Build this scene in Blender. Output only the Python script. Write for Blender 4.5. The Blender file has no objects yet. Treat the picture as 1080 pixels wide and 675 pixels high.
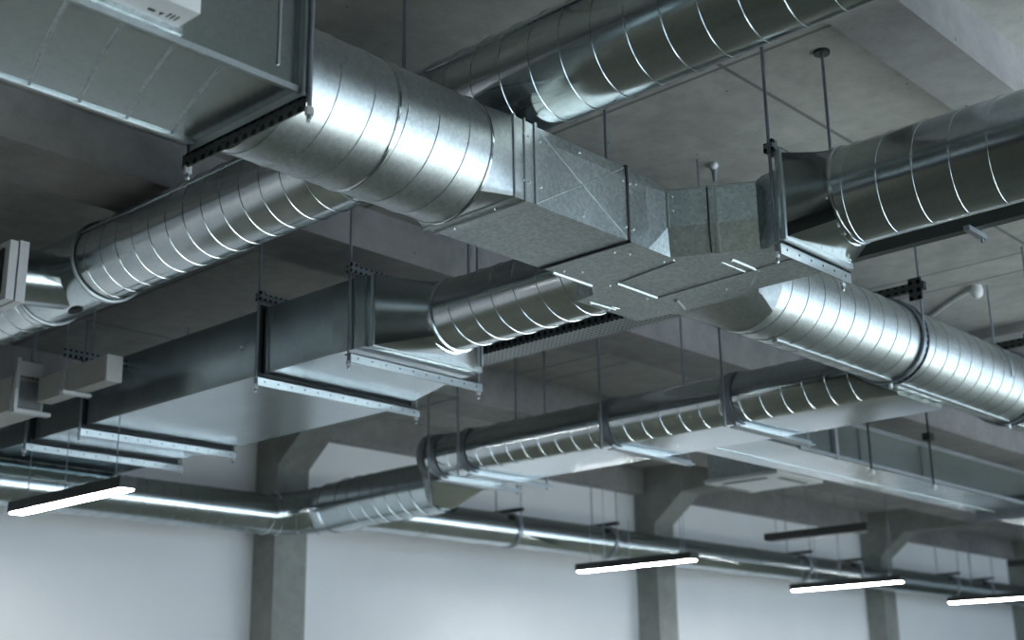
import bpy, math, random
from math import sin, cos, pi, radians, atan2, hypot
from mathutils import Vector, Matrix

random.seed(7)
SC = bpy.context.scene
COL = SC.collection
S = 2.0            # layout unit -> metres
ZC = 1.6           # height of layout z = 0 above the floor


def W(p):
    return (S * p[0], S * p[1], ZC + S * p[2])


# ------------------------------------------------------------------ materials
def new_mat(name):
    m = bpy.data.materials.new(name)
    m.use_nodes = True
    nt = m.node_tree
    b = nt.nodes['Principled BSDF']
    return m, nt, b


def N(nt, t, **kw):
    n = nt.nodes.new(t)
    for k, v in kw.items():
        if k in n.inputs:
            n.inputs[k].default_value = v
        else:
            setattr(n, k, v)
    return n


def ramp(nt, fac, stops):
    r = nt.nodes.new('ShaderNodeValToRGB')
    e = r.color_ramp.elements
    while len(e) < len(stops):
        e.new(0.5)
    for el, (p, c) in zip(e, stops):
        el.position = p
        el.color = (*c, 1) if len(c) == 3 else c
    nt.links.new(fac, r.inputs[0])
    return r


def galv(name, col, rlo, rhi, spangle=0.10, wave=0.02, metallic=1.0, dirt=0.0):
    m, nt, b = new_mat(name)
    L = nt.links.new
    tc = N(nt, 'ShaderNodeNewGeometry')
    n1 = N(nt, 'ShaderNodeTexNoise', Scale=1.5, Detail=2.0, Roughness=0.5)
    L(tc.outputs['Position'], n1.inputs['Vector'])
    rr = N(nt, 'ShaderNodeMapRange')
    rr.interpolation_type = 'SMOOTHSTEP'
    rr.inputs['From Min'].default_value = 0.2
    rr.inputs['From Max'].default_value = 0.8
    rr.inputs['To Min'].default_value = rlo
    rr.inputs['To Max'].default_value = rhi
    L(n1.outputs['Fac'], rr.inputs['Value'])
    L(rr.outputs['Result'], b.inputs['Roughness'])
    vo = N(nt, 'ShaderNodeTexVoronoi', Scale=70.0)
    L(tc.outputs['Position'], vo.inputs['Vector'])
    n2 = N(nt, 'ShaderNodeTexNoise', Scale=9.0, Detail=6.0, Roughness=0.7)
    L(tc.outputs['Position'], n2.inputs['Vector'])
    lo = tuple(c * (1 - spangle) for c in col)
    hi = tuple(min(1, c * (1 + spangle)) for c in col)
    r1 = ramp(nt, vo.outputs['Color'], [(0.0, lo), (1.0, hi)])
    d = 1 - dirt
    r2 = ramp(nt, n2.outputs['Fac'], [(0.2, (d * 0.88, d * 0.9, d * 0.9)), (0.75, (1, 1, 1))])
    mx = N(nt, 'ShaderNodeMix', data_type='RGBA', blend_type='MULTIPLY')
    mx.inputs[0].default_value = 1.0
    L(r1.outputs[0], mx.inputs[6])
    L(r2.outputs[0], mx.inputs[7])
    L(mx.outputs[2], b.inputs['Base Color'])
    b.inputs['Metallic'].default_value = metallic
    n3 = N(nt, 'ShaderNodeTexNoise', Scale=1.6, Detail=0.0)
    L(tc.outputs['Position'], n3.inputs['Vector'])
    bp = N(nt, 'ShaderNodeBump', Strength=wave * 6, Distance=0.012)
    L(n3.outputs['Fac'], bp.inputs['Height'])
    L(bp.outputs['Normal'], b.inputs['Normal'])
    return m


def plain(name, col, rough=0.5, metallic=0.0, var=0.12, scale=8.0):
    m, nt, b = new_mat(name)
    L = nt.links.new
    tc = N(nt, 'ShaderNodeNewGeometry')
    n1 = N(nt, 'ShaderNodeTexNoise', Scale=scale, Detail=4.0)
    L(tc.outputs['Position'], n1.inputs['Vector'])
    r = ramp(nt, n1.outputs['Fac'], [(0.3, tuple(c * (1 - var) for c in col)), (0.7, tuple(min(1, c * (1 + var)) for c in col))])
    L(r.outputs[0], b.inputs['Base Color'])
    b.inputs['Roughness'].default_value = rough
    b.inputs['Metallic'].default_value = metallic
    return m


def concrete(name, col, xl=(), yl=()):
    """board-marked concrete: blotches, pin holes and thin formwork joints at world x / y"""
    m, nt, b = new_mat(name)
    L = nt.links.new
    g = N(nt, 'ShaderNodeNewGeometry')
    n1 = N(nt, 'ShaderNodeTexNoise', Scale=0.9, Detail=8.0, Roughness=0.62)
    n2 = N(nt, 'ShaderNodeTexNoise', Scale=7.0, Detail=6.0, Roughness=0.7)
    vo = N(nt, 'ShaderNodeTexVoronoi', Scale=5.0)
    L(g.outputs['Position'], n1.inputs['Vector'])
    L(g.outputs['Position'], n2.inputs['Vector'])
    L(g.outputs['Position'], vo.inputs['Vector'])
    r1 = ramp(nt, n1.outputs['Fac'], [(0.3, tuple(c * 0.72 for c in col)), (0.52, col), (0.75, tuple(c * 1.22 for c in col))])
    r2 = ramp(nt, n2.outputs['Fac'], [(0.25, (0.8, 0.8, 0.8)), (0.6, (1.05, 1.05, 1.05))])
    r3 = ramp(nt, vo.outputs['Distance'], [(0.03, (0.35, 0.34, 0.33)), (0.06, (1, 1, 1))])
    a = N(nt, 'ShaderNodeMix', data_type='RGBA', blend_type='MULTIPLY')
    a.inputs[0].default_value = 1
    L(r1.outputs[0], a.inputs[6]); L(r2.outputs[0], a.inputs[7])
    c = N(nt, 'ShaderNodeMix', data_type='RGBA', blend_type='MULTIPLY')
    c.inputs[0].default_value = 0.8
    L(a.outputs[2], c.inputs[6]); L(r3.outputs[0], c.inputs[7])
    out = c.outputs[2]
    if xl or yl:
        sx = N(nt, 'ShaderNodeSeparateXYZ')
        L(g.outputs['Position'], sx.inputs[0])
        fac = None
        for ax, vals in ((0, xl), (1, yl)):
            for v in vals:
                q = N(nt, 'ShaderNodeMath', operation='COMPARE')
                L(sx.outputs[ax], q.inputs[0])
                q.inputs[1].default_value = v
                q.inputs[2].default_value = 0.012
                if fac is None:
                    fac = q.outputs[0]
                else:
                    mx = N(nt, 'ShaderNodeMath', operation='MAXIMUM')
                    L(fac, mx.inputs[0]); L(q.outputs[0], mx.inputs[1])
                    fac = mx.outputs[0]
        dk = N(nt, 'ShaderNodeMix', data_type='RGBA', blend_type='MULTIPLY')
        L(fac, dk.inputs[0]); L(out, dk.inputs[6])
        dk.inputs[7].default_value = (0.45, 0.45, 0.46, 1)
        out = dk.outputs[2]
    L(out, b.inputs['Base Color'])
    b.inputs['Roughness'].default_value = 0.85
    bp = N(nt, 'ShaderNodeBump', Strength=0.25, Distance=0.02)
    L(n2.outputs['Fac'], bp.inputs['Height'])
    L(bp.outputs['Normal'], b.inputs['Normal'])
    return m


def glow(name, col, strength):
    m, nt, b = new_mat(name)
    n1 = N(nt, 'ShaderNodeTexNoise', Scale=3.0)
    r = ramp(nt, n1.outputs['Fac'], [(0.0, tuple(c * 0.97 for c in col)), (1.0, col)])
    nt.links.new(r.outputs[0], b.inputs['Emission Color'])
    b.inputs['Base Color'].default_value = (0.8, 0.8, 0.8, 1)
    b.inputs['Emission Strength'].default_value = strength
    return m


def perforated(name, col, pitch=0.03):
    """sheet steel with a grid of punched holes (dark dots) in object space"""
    m, nt, b = new_mat(name)
    L = nt.links.new
    g = N(nt, 'ShaderNodeNewGeometry')
    sc_ = N(nt, 'ShaderNodeVectorMath', operation='SCALE')
    sc_.inputs[3].default_value = 1.0 / pitch
    L(g.outputs['Position'], sc_.inputs[0])
    fr = N(nt, 'ShaderNodeVectorMath', operation='FRACTION')
    L(sc_.outputs[0], fr.inputs[0])
    sb = N(nt, 'ShaderNodeVectorMath', operation='SUBTRACT')
    sb.inputs[1].default_value = (0.5, 0.5, 0.5)
    L(fr.outputs[0], sb.inputs[0])
    nrm = N(nt, 'ShaderNodeVectorMath', operation='ABSOLUTE')
    L(g.outputs['Normal'], nrm.inputs[0])
    one = N(nt, 'ShaderNodeVectorMath', operation='SUBTRACT')
    one.inputs[0].default_value = (1, 1, 1)
    L(nrm.outputs[0], one.inputs[1])
    ml = N(nt, 'ShaderNodeVectorMath', operation='MULTIPLY')
    L(sb.outputs[0], ml.inputs[0]); L(one.outputs[0], ml.inputs[1])
    ln = N(nt, 'ShaderNodeVectorMath', operation='LENGTH')
    L(ml.outputs[0], ln.inputs[0])
    r = ramp(nt, ln.outputs['Value'], [(0.25, (0.012, 0.014, 0.015)), (0.30, col)])
    L(r.outputs[0], b.inputs['Base Color'])
    b.inputs['Metallic'].default_value = 0.9
    b.inputs['Roughness'].default_value = 0.42
    return m


M = {}
M['pipe'] = galv('galvanised spiral pipe', (0.60, 0.645, 0.66), 0.13, 0.20, 0.06, 0.0015)
M['satin'] = galv('satin galvanised spiral pipe', (0.62, 0.66, 0.68), 0.36, 0.46, 0.12, 0.002)
M['sheet'] = galv('galvanised sheet', (0.58, 0.63, 0.65), 0.38, 0.50, 0.20, 0.004)
M['side'] = galv('galvanised smooth duct sheet', (0.55, 0.61, 0.63), 0.20, 0.262, 0.08, 0.003)
M['seam'] = galv('galvanised folded edge', (0.54, 0.58, 0.60), 0.45, 0.55, 0.05, 0.0)
M['angle'] = galv('zinc angle bar', (0.52, 0.57, 0.60), 0.35, 0.5, 0.08, 0.0)
M['rod'] = plain('zinc threaded rod', (0.30, 0.33, 0.37), 0.45, 0.8)
M['screw'] = plain('bright screw head', (0.85, 0.88, 0.9), 0.3, 0.6, 0.03)
M['dark'] = plain('dark gasket', (0.03, 0.035, 0.04), 0.7)
M['blackmetal'] = plain('black painted metal', (0.025, 0.03, 0.03), 0.5)
M['lens'] = glow('lit diffuser', (0.97, 1.0, 0.98), 32.0)
M['offlens'] = plain('unlit dark diffuser', (0.05, 0.055, 0.06), 0.4)
M['white'] = plain('white plastic', (0.80, 0.82, 0.86), 0.45, 0, 0.03)
M['beige'] = plain('pale grey painted steel', (0.42, 0.42, 0.40), 0.5, 0, 0.06)
M['palecap'] = plain('pale cap', (0.68, 0.70, 0.72), 0.5, 0, 0.04)
M['perf'] = perforated('perforated steel', (0.34, 0.37, 0.38), 0.035)
M['perfside'] = perforated('perforated steel side', (0.10, 0.11, 0.115), 0.05)
M['strap'] = perforated('perforated strap', (0.30, 0.34, 0.38), 0.04)
M['grey'] = plain('mid grey', (0.22, 0.24, 0.26), 0.6)
M['ink'] = plain('dark ink', (0.03, 0.03, 0.035), 0.7)
M['cord'] = plain('grey white conduit', (0.82, 0.83, 0.83), 0.5)
M['ceil'] = concrete('ceiling concrete', (0.355, 0.355, 0.345), xl=(S * 2.62, S * 4.58, S * 4.78, S * 7.4), yl=(S * 1.67, S * 2.55, S * 4.8))
M['beam'] = concrete('beam concrete', (0.285, 0.278, 0.285))
M['col'] = concrete('column concrete', (0.27, 0.28, 0.265))
M['wall'] = plain('white painted wall', (0.84, 0.85, 0.875), 0.9, 0, 0.02, 1.2)
M['darkwall'] = plain('dark wall', (0.05, 0.055, 0.06), 0.9)
M['floor'] = plain('concrete floor', (0.165, 0.172, 0.14), 0.7, 0, 0.12, 0.8)


# ------------------------------------------------------------------ mesh builder (layout units)
class MB:
    def __init__(self):
        self.v = []; self.f = []

    def add(self, vs, fs):
        o = len(self.v)
        self.v += [tuple(p) for p in vs]
        self.f += [tuple(i + o for i in f) for f in fs]
        return self

    def box(self, a, b):
        x0, x1 = sorted((a[0], b[0])); y0, y1 = sorted((a[1], b[1])); z0, z1 = sorted((a[2], b[2]))
        vs = [(x0, y0, z0), (x1, y0, z0), (x1, y1, z0), (x0, y1, z0), (x0, y0, z1), (x1, y0, z1), (x1, y1, z1), (x0, y1, z1)]
        return self.add(vs, [(3, 2, 1, 0), (4, 5, 6, 7), (0, 1, 5, 4), (1, 2, 6, 5), (2, 3, 7, 6), (3, 0, 4, 7)])

    def loft(self, rings, closed=True, cap0=False, cap1=False):
        n = len(rings[0]); vs = [p for r in rings for p in r]; fs = []
        for k in range(len(rings) - 1):
            for i in range(n if closed else n - 1):
                j = (i + 1) % n
                fs.append((k * n + i, k * n + j, (k + 1) * n + j, (k + 1) * n + i))
        if cap0: fs.append(tuple(range(n))[::-1])
        if cap1: fs.append(tuple((len(rings) - 1) * n + i for i in range(n)))
        return self.add(vs, fs)

    def tube(self, path, r, n=8, caps=True):
        path = [Vector(p) for p in path]
        rs = r if isinstance(r, (list, tuple)) else [r] * len(path)
        rings = []; up = None
        for i, p in enumerate(path):
            d = (path[min(i + 1, len(path) - 1)] - path[max(i - 1, 0)]).normalized()
            if up is None:
                up = Vector((0, 0, 1)) if abs(d.z) < 0.9 else Vector((1, 0, 0))
            a = d.cross(up).normalized(); c = a.cross(d).normalized(); up = c
            rings.append([p + (a * cos(2 * pi * k / n) + c * sin(2 * pi * k / n)) * rs[i] for k in range(n)])
        return self.loft(rings, True, caps, caps)

    def ball(self, c, r, n=8):
        rings = []
        for i in range(1, n // 2):
            t = pi * i / (n // 2)
            rings.append([(c[0] + r * sin(t) * cos(2 * pi * k / n), c[1] + r * sin(t) * sin(2 * pi * k / n), c[2] + r * cos(t)) for k in range(n)])
        return self.loft(rings, True, True, True)

    def prism(self, poly, axis, a0, a1):
        """extrude a 2-D polygon along axis 0/1/2 between a0 and a1"""
        def P(u, v, w):
            return [(w, u, v), (u, w, v), (u, v, w)][axis]
        n = len(poly)
        return self.loft([[P(u, v, a0) for u, v in poly], [P(u, v, a1) for u, v in poly]], True, True, True)

    def build(self, name, mat, parent=None, origin=None, smooth=None):
        o0 = Vector(W(origin)) if origin is not None else (parent['_o'] if parent is not None else Vector((0, 0, 0)))
        o0 = Vector(o0)
        me = bpy.data.meshes.new(name)
        me.from_pydata([Vector(W(p)) - o0 for p in self.v], [], self.f)
        me.validate()
        import bmesh
        bm = bmesh.new(); bm.from_mesh(me)
        bmesh.ops.recalc_face_normals(bm, faces=bm.faces)
        bm.to_mesh(me); bm.free()
        me.materials.append(mat)
        if smooth is not None:
            me.shade_smooth()
            me.set_sharp_from_angle(angle=radians(smooth))
        ob = bpy.data.objects.new(name, me)
        COL.objects.link(ob)
        if parent is not None:
            ob.parent = parent
        else:
            ob.location = o0
        return ob


def build_split(mb, name, mat, parent, smooth=None):
    """one part per connected piece"""
    par = list(range(len(mb.v)))
    def find(a):
        while par[a] != a:
            par[a] = par[par[a]]; a = par[a]
        return a
    for f in mb.f:
        for a in f[1:]: par[find(a)] = find(f[0])
    gr = {}
    for f in mb.f: gr.setdefault(find(f[0]), []).append(f)
    out = []
    for fs in gr.values():
        ids = sorted({i for f in fs for i in f}); ix = {i: k for k, i in enumerate(ids)}
        q = MB(); q.add([mb.v[i] for i in ids], [tuple(ix[i] for i in f) for f in fs])
        out.append(q.build(name, mat, parent, smooth=smooth))
    return out


def thing(name, label, cat, at, group=None):
    o = bpy.data.objects.new(name, None)
    o.empty_display_size = 0.1
    COL.objects.link(o)
    o.location = W(at)
    o['_o'] = W(at)
    o['label'] = label; o['category'] = cat
    if group: o['group'] = group
    return o


def tag(o, label, cat, group=None, kind=None):
    o['label'] = label; o['category'] = cat
    if group: o['group'] = group
    if kind: o['kind'] = kind
    return o


def struct(mb, name, mat, label=None, cat=None, smooth=None):
    o = mb.build(name, mat, smooth=smooth)
    o['kind'] = 'structure'
    if label: o['label'] = label
    if cat: o['category'] = cat
    return o


# ------------------------------------------------------------------ duct shapes
def circ(axis, c, r, w, n=96, ph=0.0):
    """ring of n points round axis ('x' or 'y'); angle 0 = up, going towards + of the other axis; w = position on axis"""
    out = []
    for i in range(n):
        t = 2 * pi * i / n + ph
        u, z = c[0] + r * sin(t), c[1] + r * cos(t)
        out.append((w, u, z) if axis == 'x' else (u, w, z))
    return out


def rect_ring(axis, c, hw, z0, z1, w, n=96):
    out = []
    zc = (z0 + z1) / 2; hh = (z1 - z0) / 2
    q = n // 4
    # parameterised so that corners sit at odd eighths: 45 deg in index space
    for i in range(n):
        t = ((i + q / 2) % n) / q
        s, k = int(t), t - int(t)
        if s == 0: u, z = -hw + 2 * hw * k, hh
        elif s == 1: u, z = hw, hh - 2 * hh * k
        elif s == 2: u, z = hw - 2 * hw * k, -hh
        else: u, z = -hw, -hh + 2 * hh * k
        u += c; z += zc
        out.append((w, u, z) if axis == 'x' else (u, w, z))
    return out


def helix(mb, axis, c, r, w0, w1, pitch=0.082, hand=1, ph=0.0, wid=0.0034, hgt=0.0019, n=48):
    """raised lock seam winding round a pipe"""
    turns = (w1 - w0) / pitch
    steps = int(abs(turns) * n)
    A, B, C, D = [], [], [], []
    rings = []
    for i in range(steps + 1):
        f = i / steps
        t = hand * 2 * pi * turns * f + ph
        w = w0 + (w1 - w0) * f
        ring = []
        for dw, dr in ((-wid, -0.001), (-wid * 0.6, hgt), (wid * 0.6, hgt), (wid, -0.001)):
            u, z = c[0] + (r + dr) * sin(t), c[1] + (r + dr) * cos(t)
            ring.append((w + dw, u, z) if axis == 'x' else (u, w + dw, z))
        rings.append(ring)
    mb.loft(rings, True, True, True)
    return mb


def bead(mb, axis, c, r, w, wid=0.006, hgt=0.005, n=96):
    rings = [circ(axis, c, r + dr, w + dw, n) for dw, dr in ((-wid, -0.001), (-wid * .6, hgt), (wid * .6, hgt), (wid, -0.001))]
    return mb.loft(rings + [rings[0]])


def spiral_pipe(name, parent, axis, c, r, w0, w1, mat, hand=1, ph=0.0, **kw):
    mb = MB()
    k = max(2, int(abs(w1 - w0) / 0.4) + 1)
    mb.loft([circ(axis, c, r, w0 + (w1 - w0) * i / (k - 1)) for i in range(k)])
    helix(mb, axis, c, r, w0, w1, hand=hand, ph=ph, **kw)
    return mb.build(name, mat, parent, smooth=40)


def screws(parent, pts, r=0.0034):
    me = None
    for p in pts:
        if me is None:
            o = MB().ball((0, 0, 0), r, 8)
            m = bpy.data.meshes.new('screw')
            m.from_pydata([Vector(q) * S for q in o.v], [], o.f)
            m.materials.append(M['screw']); m.shade_smooth()
            me = m
        ob = bpy.data.objects.new('screw', me)
        COL.objects.link(ob)
        ob.parent = parent
        ob.location = Vector(W(p)) - Vector(parent['_o'])


def seam_strip(mb, p0, p1, w=0.005, h=0.004):
    """thin raised strip on a horizontal underside from p0 to p1 (x,y), at z"""
    a, b = Vector(p0), Vector(p1)
    d = (b - a); d.normalize()
    s = Vector((-d.y, d.x, 0)) * w
    z = Vector((0, 0, h))
    ring0 = [a - s, a - s * .5 - z, a + s * .5 - z, a + s]
    ring1 = [b - s, b - s * .5 - z, b + s * .5 - z, b + s]
    return mb.loft([ring0, ring1], True, True, True)


# ================================================================== SETTING
XL, XR, YF, YB = -5.0, 17.0, -2.8, 5.45
ZF, ZT = -ZC / S, 1.57
struct(MB().box((XL, YF, ZF - 0.1), (XR, YB + 0.3, ZF)), 'floor', M['floor'])
struct(MB().box((XL - .2, YF - .2, ZT), (XR + .2, YB + 0.3, ZT + 0.12)), 'ceiling', M['ceil'])
struct(MB().box((XL, YB, ZF), (XR, YB + 0.12, ZT)), 'wall_back', M['wall'])
struct(MB().box((XL - .12, YF, ZF), (XL, YB + .12, ZT)), 'wall_left', M['darkwall'])
struct(MB().box((XR, YF, ZF), (XR + .12, YB + .12, ZT)), 'wall_right', M['wall'])
# window wall behind the camera: solid to the left, tall windows to the right
WZ0, WZ1 = ZF + .12, 1.36
wf = MB()
wf.box((XL, YF - .12, ZF), (XR, YF, WZ0))
wf.box((XL, YF - .12, WZ1), (XR, YF, ZT))
xs = [XL, 1.8, 3.2, 3.5, 6.1, 6.4, 9.0, 9.3, 11.9, 12.2, 14.8, XR]
for i in range(0, len(xs), 2):
    wf.box((xs[i], YF - .12, WZ0), (xs[i + 1], YF, WZ1))
struct(wf, 'wall_front', M['darkwall'])
WIN = [(xs[i], xs[i + 1]) for i in range(1, len(xs) - 1, 2)]
for k, (a, b) in enumerate(WIN):
    f = MB()
    for q in (a, a + (b - a) / 3, a + 2 * (b - a) / 3, b - .025):
        f.box((q, YF - .08, WZ0), (q + .025, YF - .04, WZ1))
    for q in (WZ0, WZ0 + .9, WZ1 - .025):
        f.box((a, YF - .08, q), (b, YF - .04, q + .025))
    struct(f, 'window_%d' % (k + 1), M['grey'])

# concrete beams running with the main duct
BEAMS = [(-1.15, -0.95, 1.43), (1.085, 1.24, 1.43), (3.05, 3.32, 1.43)]


def CZ(x, y):
    '''height of the concrete above a point: beam soffit or ceiling'''
    for y0, y1, z in BEAMS + [(4.16, 4.42, 1.38), (5.36, 5.45, 1.405)]:
        if y0 <= y <= y1: return z
    for x0 in (4.0, 7.1, 10.17, 13.1):
        if x0 <= x <= x0 + .2 and y > 4.16: return 1.385
    return ZT

for k, (y0, y1, z) in enumerate(BEAMS):
    struct(MB().box((XL, y0, z), (XR, y1, ZT)), 'ceiling_beam', M['beam'],
           ['concrete ceiling beam behind the camera', 'pale concrete beam at the top right above the spiral ducts', 'concrete beam crossing behind the big main duct'][k], 'beam')
struct(MB().box((4.16, 4.18, 1.38), (XR, 4.42, ZT)), 'ceiling_beam', M['beam'], 'shadowed concrete beam above the oval duct run', 'beam')
struct(MB().box((XL, 5.36, 1.405), (XR, 5.45, ZT)), 'ceiling_beam', M['beam'], 'concrete edge beam along the top of the white back wall', 'beam')
# shallow rib right of the big pipe
struct(MB().box((5.45, 1.24, 1.525), (5.95, 3.05, ZT)), 'ceiling_beam', M['beam'], 'shallow concrete ceiling rib at the right edge', 'beam')
COLX = [0.9, 4.0, 7.1, 10.17, 13.1]
clab = ['leftmost', 'concrete column with haunch under the big left duct', 'concrete column with haunch left of the ceiling cassette unit',
        'concrete column with haunch behind the dark lamp on the right', 'concrete column at the right edge of the photo']
for k, x in enumerate(COLX):
    if k == 0: continue
    c = MB()
    w = 0.20
    c.box((x, 5.28, ZF), (x + w, 5.45, 1.385))
    # girder
    g = MB()
    y0 = 4.16 if k == 1 else 4.40
    g.box((x, y0, 1.385), (x + w, 5.45, ZT))
    struct(g, 'ceiling_beam', M['col'], ['', 'concrete girder from the column behind the left duct', 'dark sided concrete girder left of the ceiling cassette unit',
                                      'dark sided concrete girder over the right hand column', 'concrete girder at the right edge'][k], 'beam')
    # haunch: sloping fillet between the column front and the girder soffit
    c.prism([(5.28, 1.20), (5.28, 1.385), (5.05, 1.385)], 0, x, x + w)
    struct(c, 'concrete_column', M['col'], clab[k], 'column')


# ================================================================== MAIN DUCT: rectangular box at the upper left
t = thing('rectangular_duct', 'large rectangular metal duct at the top left carrying a white control box', 'duct', (0.4, 1.767, 1.0))
b = MB()
x0, x1, y0, y1, z0, z1 = -4.9, 1.256, 1.617, 1.917, 1.0, 1.235
b.box((x0, y0, z0), (x1, y1, z1))
b.build('casing', M['side'], t)
fr = MB()
for (ya, yb, za, zb) in ((y0 - .012, y0, z0 - .004, z1 + .01), (y1, y1 + .012, z0 - .004, z1 + .01), (y0 - .012, y1 + .012, z0 - .014, z0), (y0 - .012, y1 + .012, z1, z1 + .012)):
    fr.box((1.240, ya, za), (1.246, yb, zb)); fr.box((1.250, ya, za), (1.256, yb, zb))
build_split(fr, 'end_flange', M['seam'], t)
st = MB()
st.box((x0, y0 - .004, z0 - .005), (1.238, y0 + .004, z0 + .006))
st.box((x0, y1 - .004, z0 - .005), (1.238, y1 + .004, z0 + .006))
build_split(st, 'edge_fold', M['seam'], t)
for k in range(45):
    xa = 1.11 - 0.0905 * k
    pts = []
    for i in range(13):
        f = i / 12
        pts.append((xa - .012 + 0.093 * f + 0.018 * (f * f - f), 1.623 + 0.29 * f, 1.0012))
    q = MB(); q.tube(pts, 0.0036, 6)
    q.build('stiffening_bead', M['sheet'], t, smooth=50)
v = MB(); v.box((1.195, y0 - .003, 1.03), (1.199, y0, 1.2))
v.build('side_fold', M['seam'], t)

# control box on its near side
t = thing('control_box', 'white control box fixed to the near side of the large top left duct', 'control box', (0.8, 1.6, 1.02))
MB().box((0.55, 1.617, 1.012), (1.012, 1.6135, 1.17)).build('back_plate', M['sheet'], t)
MB().box((0.60, 1.555, 1.022), (1.004, 1.6135, 1.17)).build('housing', M['white'], t)
mk = MB()
mk.box((0.94, 1.5935, 1.0215), (0.952, 1.6, 1.0225)); mk.prism([(0.958, 1.5925), (0.966, 1.5925), (0.962, 1.603)], 2, 1.0212, 1.0225)
for q in (0.972, 0.979, 0.986):
    mk.box((q, 1.585, 1.0212), (q + .002, 1.600, 1.0225))
mk.box((0.88, 1.56, 1.0212), (0.883, 1.61, 1.0225))
build_split(mk, 'arrow_marks', M['ink'], t)
MB().box((0.985, 1.5535, 1.045), (0.990, 1.556, 1.075)).build('slot', M['ink'], t)

# trapeze under the end of the box
def hanger(label, x0, x1, y, zb, ztop, axis='x', group=None, rods=(True, True), hb=0.03, strut=None, name='duct_hanger', bolt=True, rodx=None, leg='up', mat=None, lw=None, dx=.014):
    """angle bar running along axis between x0 and x1 under a duct, hung on two threaded rods"""
    at = ((x0 + x1) / 2, y, zb) if axis == 'x' else (y, (x0 + x1) / 2, zb)
    t = thing(name, label, 'hanger', at, group)
    def P(u, w, z):
        return (u, w, z) if axis == 'x' else (w, u, z)
    a = MB()
    a.box(P(x0, y, zb - hb), P(x1, y + 0.004, zb))
    a.box(P(x0, y, zb - 0.004), P(x1, y + (lw or hb), zb))
    a.build('angle_bar', mat or M['angle'], t)
    n = max(3, int((x1 - x0) / 0.05))
    h = MB()
    for i in range(n):
        u = x0 + (x1 - x0) * (i + .5) / n
        h.box(P(u - .0025, y - .0006, zb - hb * .60), P(u + .0025, y + .001, zb - hb * .42))
    build_split(h, 'bolt_hole', M['ink'], t)
    rx = rodx or (x0 + .012, x1 - .012)
    for u, on in zip(rx, rods):
        if on:
            q = MB(); q.tube([P(u, y + dx, zb - .045), (lambda q: (q[0], q[1], CZ(q[0], q[1])))(P(u, y + dx, ztop))], 0.0042, 8)
            q.build('threaded_rod', M['rod'], t, smooth=60)
            k = MB(); k.tube([P(u, y + dx, zb - .022), P(u, y + dx, zb - .036)], 0.0075, 6); k.ball(P(u, y + dx, zb - .045), 0.0045, 8)
            k.build('nut', M['screw'], t)
    if strut:
        s0, s1, zs = strut
        q = MB(); q.box(P(s0, y + .002, zs), P(s1, y + .022, zs + .022)); q.box(P(s0, y - .002, zs + .004), P(s0 + .02, y + .004, zs + .03))
        q.build('top_strut', M['strap'], t)
    return t


hanger('dark perforated angle hanger under the end of the top left duct', 1.60, 1.952, 1.2405, 0.985, ZT, axis='y', hb=0.026, lw=.014, dx=.006, rodx=(1.594, 1.942), mat=M['perfside'])

# ================================================================== main spiral pipe A
t = thing('spiral_duct', 'big bright spiral duct between the top left box and the central fitting', 'duct', (1.5, 1.815, 0.965))
cA, rA = (1.815, 1.10), 0.135
spiral_pipe('pipe', t, 'x', cA, rA, 1.257, 1.775, M['satin'], hand=1, ph=1.2)
m = MB(); bead(m, 'x', cA, rA, 1.525, .004, .003); bead(m, 'x', cA, rA, 1.775, .004, .003)
build_split(m, 'ring_seam', M['pipe'], t, smooth=40)
m = MB()
m.loft([circ('x', cA, rA, 1.775), rect_ring('x', 1.814, 0.131, 1.0, 1.178, 1.838), rect_ring('x', 1.814, 0.131, 1.0, 1.178, 1.905)])
m.build('square_transition', M['satin'], t, smooth=28)
m = MB()
for q in (1.84, 1.872):
    m.loft([rect_ring('x', 1.814, 0.131 + d, 1.0 - d, 1.178 + d, q + e) for e, d in ((-.003, 0), (-.0015, .004), (.0015, .004), (.003, 0))])
build_split(m, 'standing_seam', M['seam'], t)
screws(t, [(1.871, 1.682, 1.147), (1.885, 1.682, 1.145), (1.868, 1.682, 1.043), (1.886, 1.682, 1.044), (1.862, 1.76, .999), (1.885, 1.90, .999)])

# ================================================================== central cross fitting
t = thing('cross_fitting', 'faceted sheet metal junction where four ducts meet in the centre', 'duct fitting', (2.4, 1.8, 1.0))
ZB, ZM0, ZM1, ZTP = 1.0, 1.062, 1.150, 1.178
near = [((1.905, 1.683), (0, -1), 0.0), ((2.285, 1.683), (0, -1), 0.0), ((2.372, 1.686), (-0.87, -0.49), 0.034), ((2.472, 1.508), (-0.87, -0.49), 0.034), ((2.474, 1.494), (-0.9, -0.44), 0.0), ((2.462, 1.435), (-1, 0), 0.0)]
rings = []
for (p, d, bl) in near:
    tin = 0.026 if bl else 0.004
    rings.append([(p[0] + d[0] * bl * .1, p[1] + d[1] * bl * .1, ZB), (p[0] + d[0] * bl, p[1] + d[1] * bl, ZM0), (p[0] + d[0] * bl, p[1] + d[1] * bl, ZM1), (p[0] - d[0] * tin, p[1] - d[1] * tin, ZTP)])
m = MB()
m.loft(rings, closed=False)
far = [(2.715, 1.435), (2.715, 1.67), (2.75, 1.691), (2.75, 1.939), (2.735, 1.955), (2.725, 2.055), (2.475, 2.055), (2.462, 1.99), (2.40, 1.945), (1.905, 1.945)]
botpoly = [r[0] for r in rings] + [(x, y, ZB) for x, y in far]
toppoly = [r[3] for r in rings] + [(x, y, ZTP) for x, y in far]
nb = len(botpoly)
m.add(botpoly, [tuple(range(nb))])
m.add(toppoly, [tuple(range(nb))])
fl = [rings[-1][0][:2]] + far + [rings[0][0][:2]]
fl = [tuple(q) for q in fl]
m.loft([[(x, y, ZB) for x, y in fl], [(x, y, ZTP) for x, y in fl]], closed=False)
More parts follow.
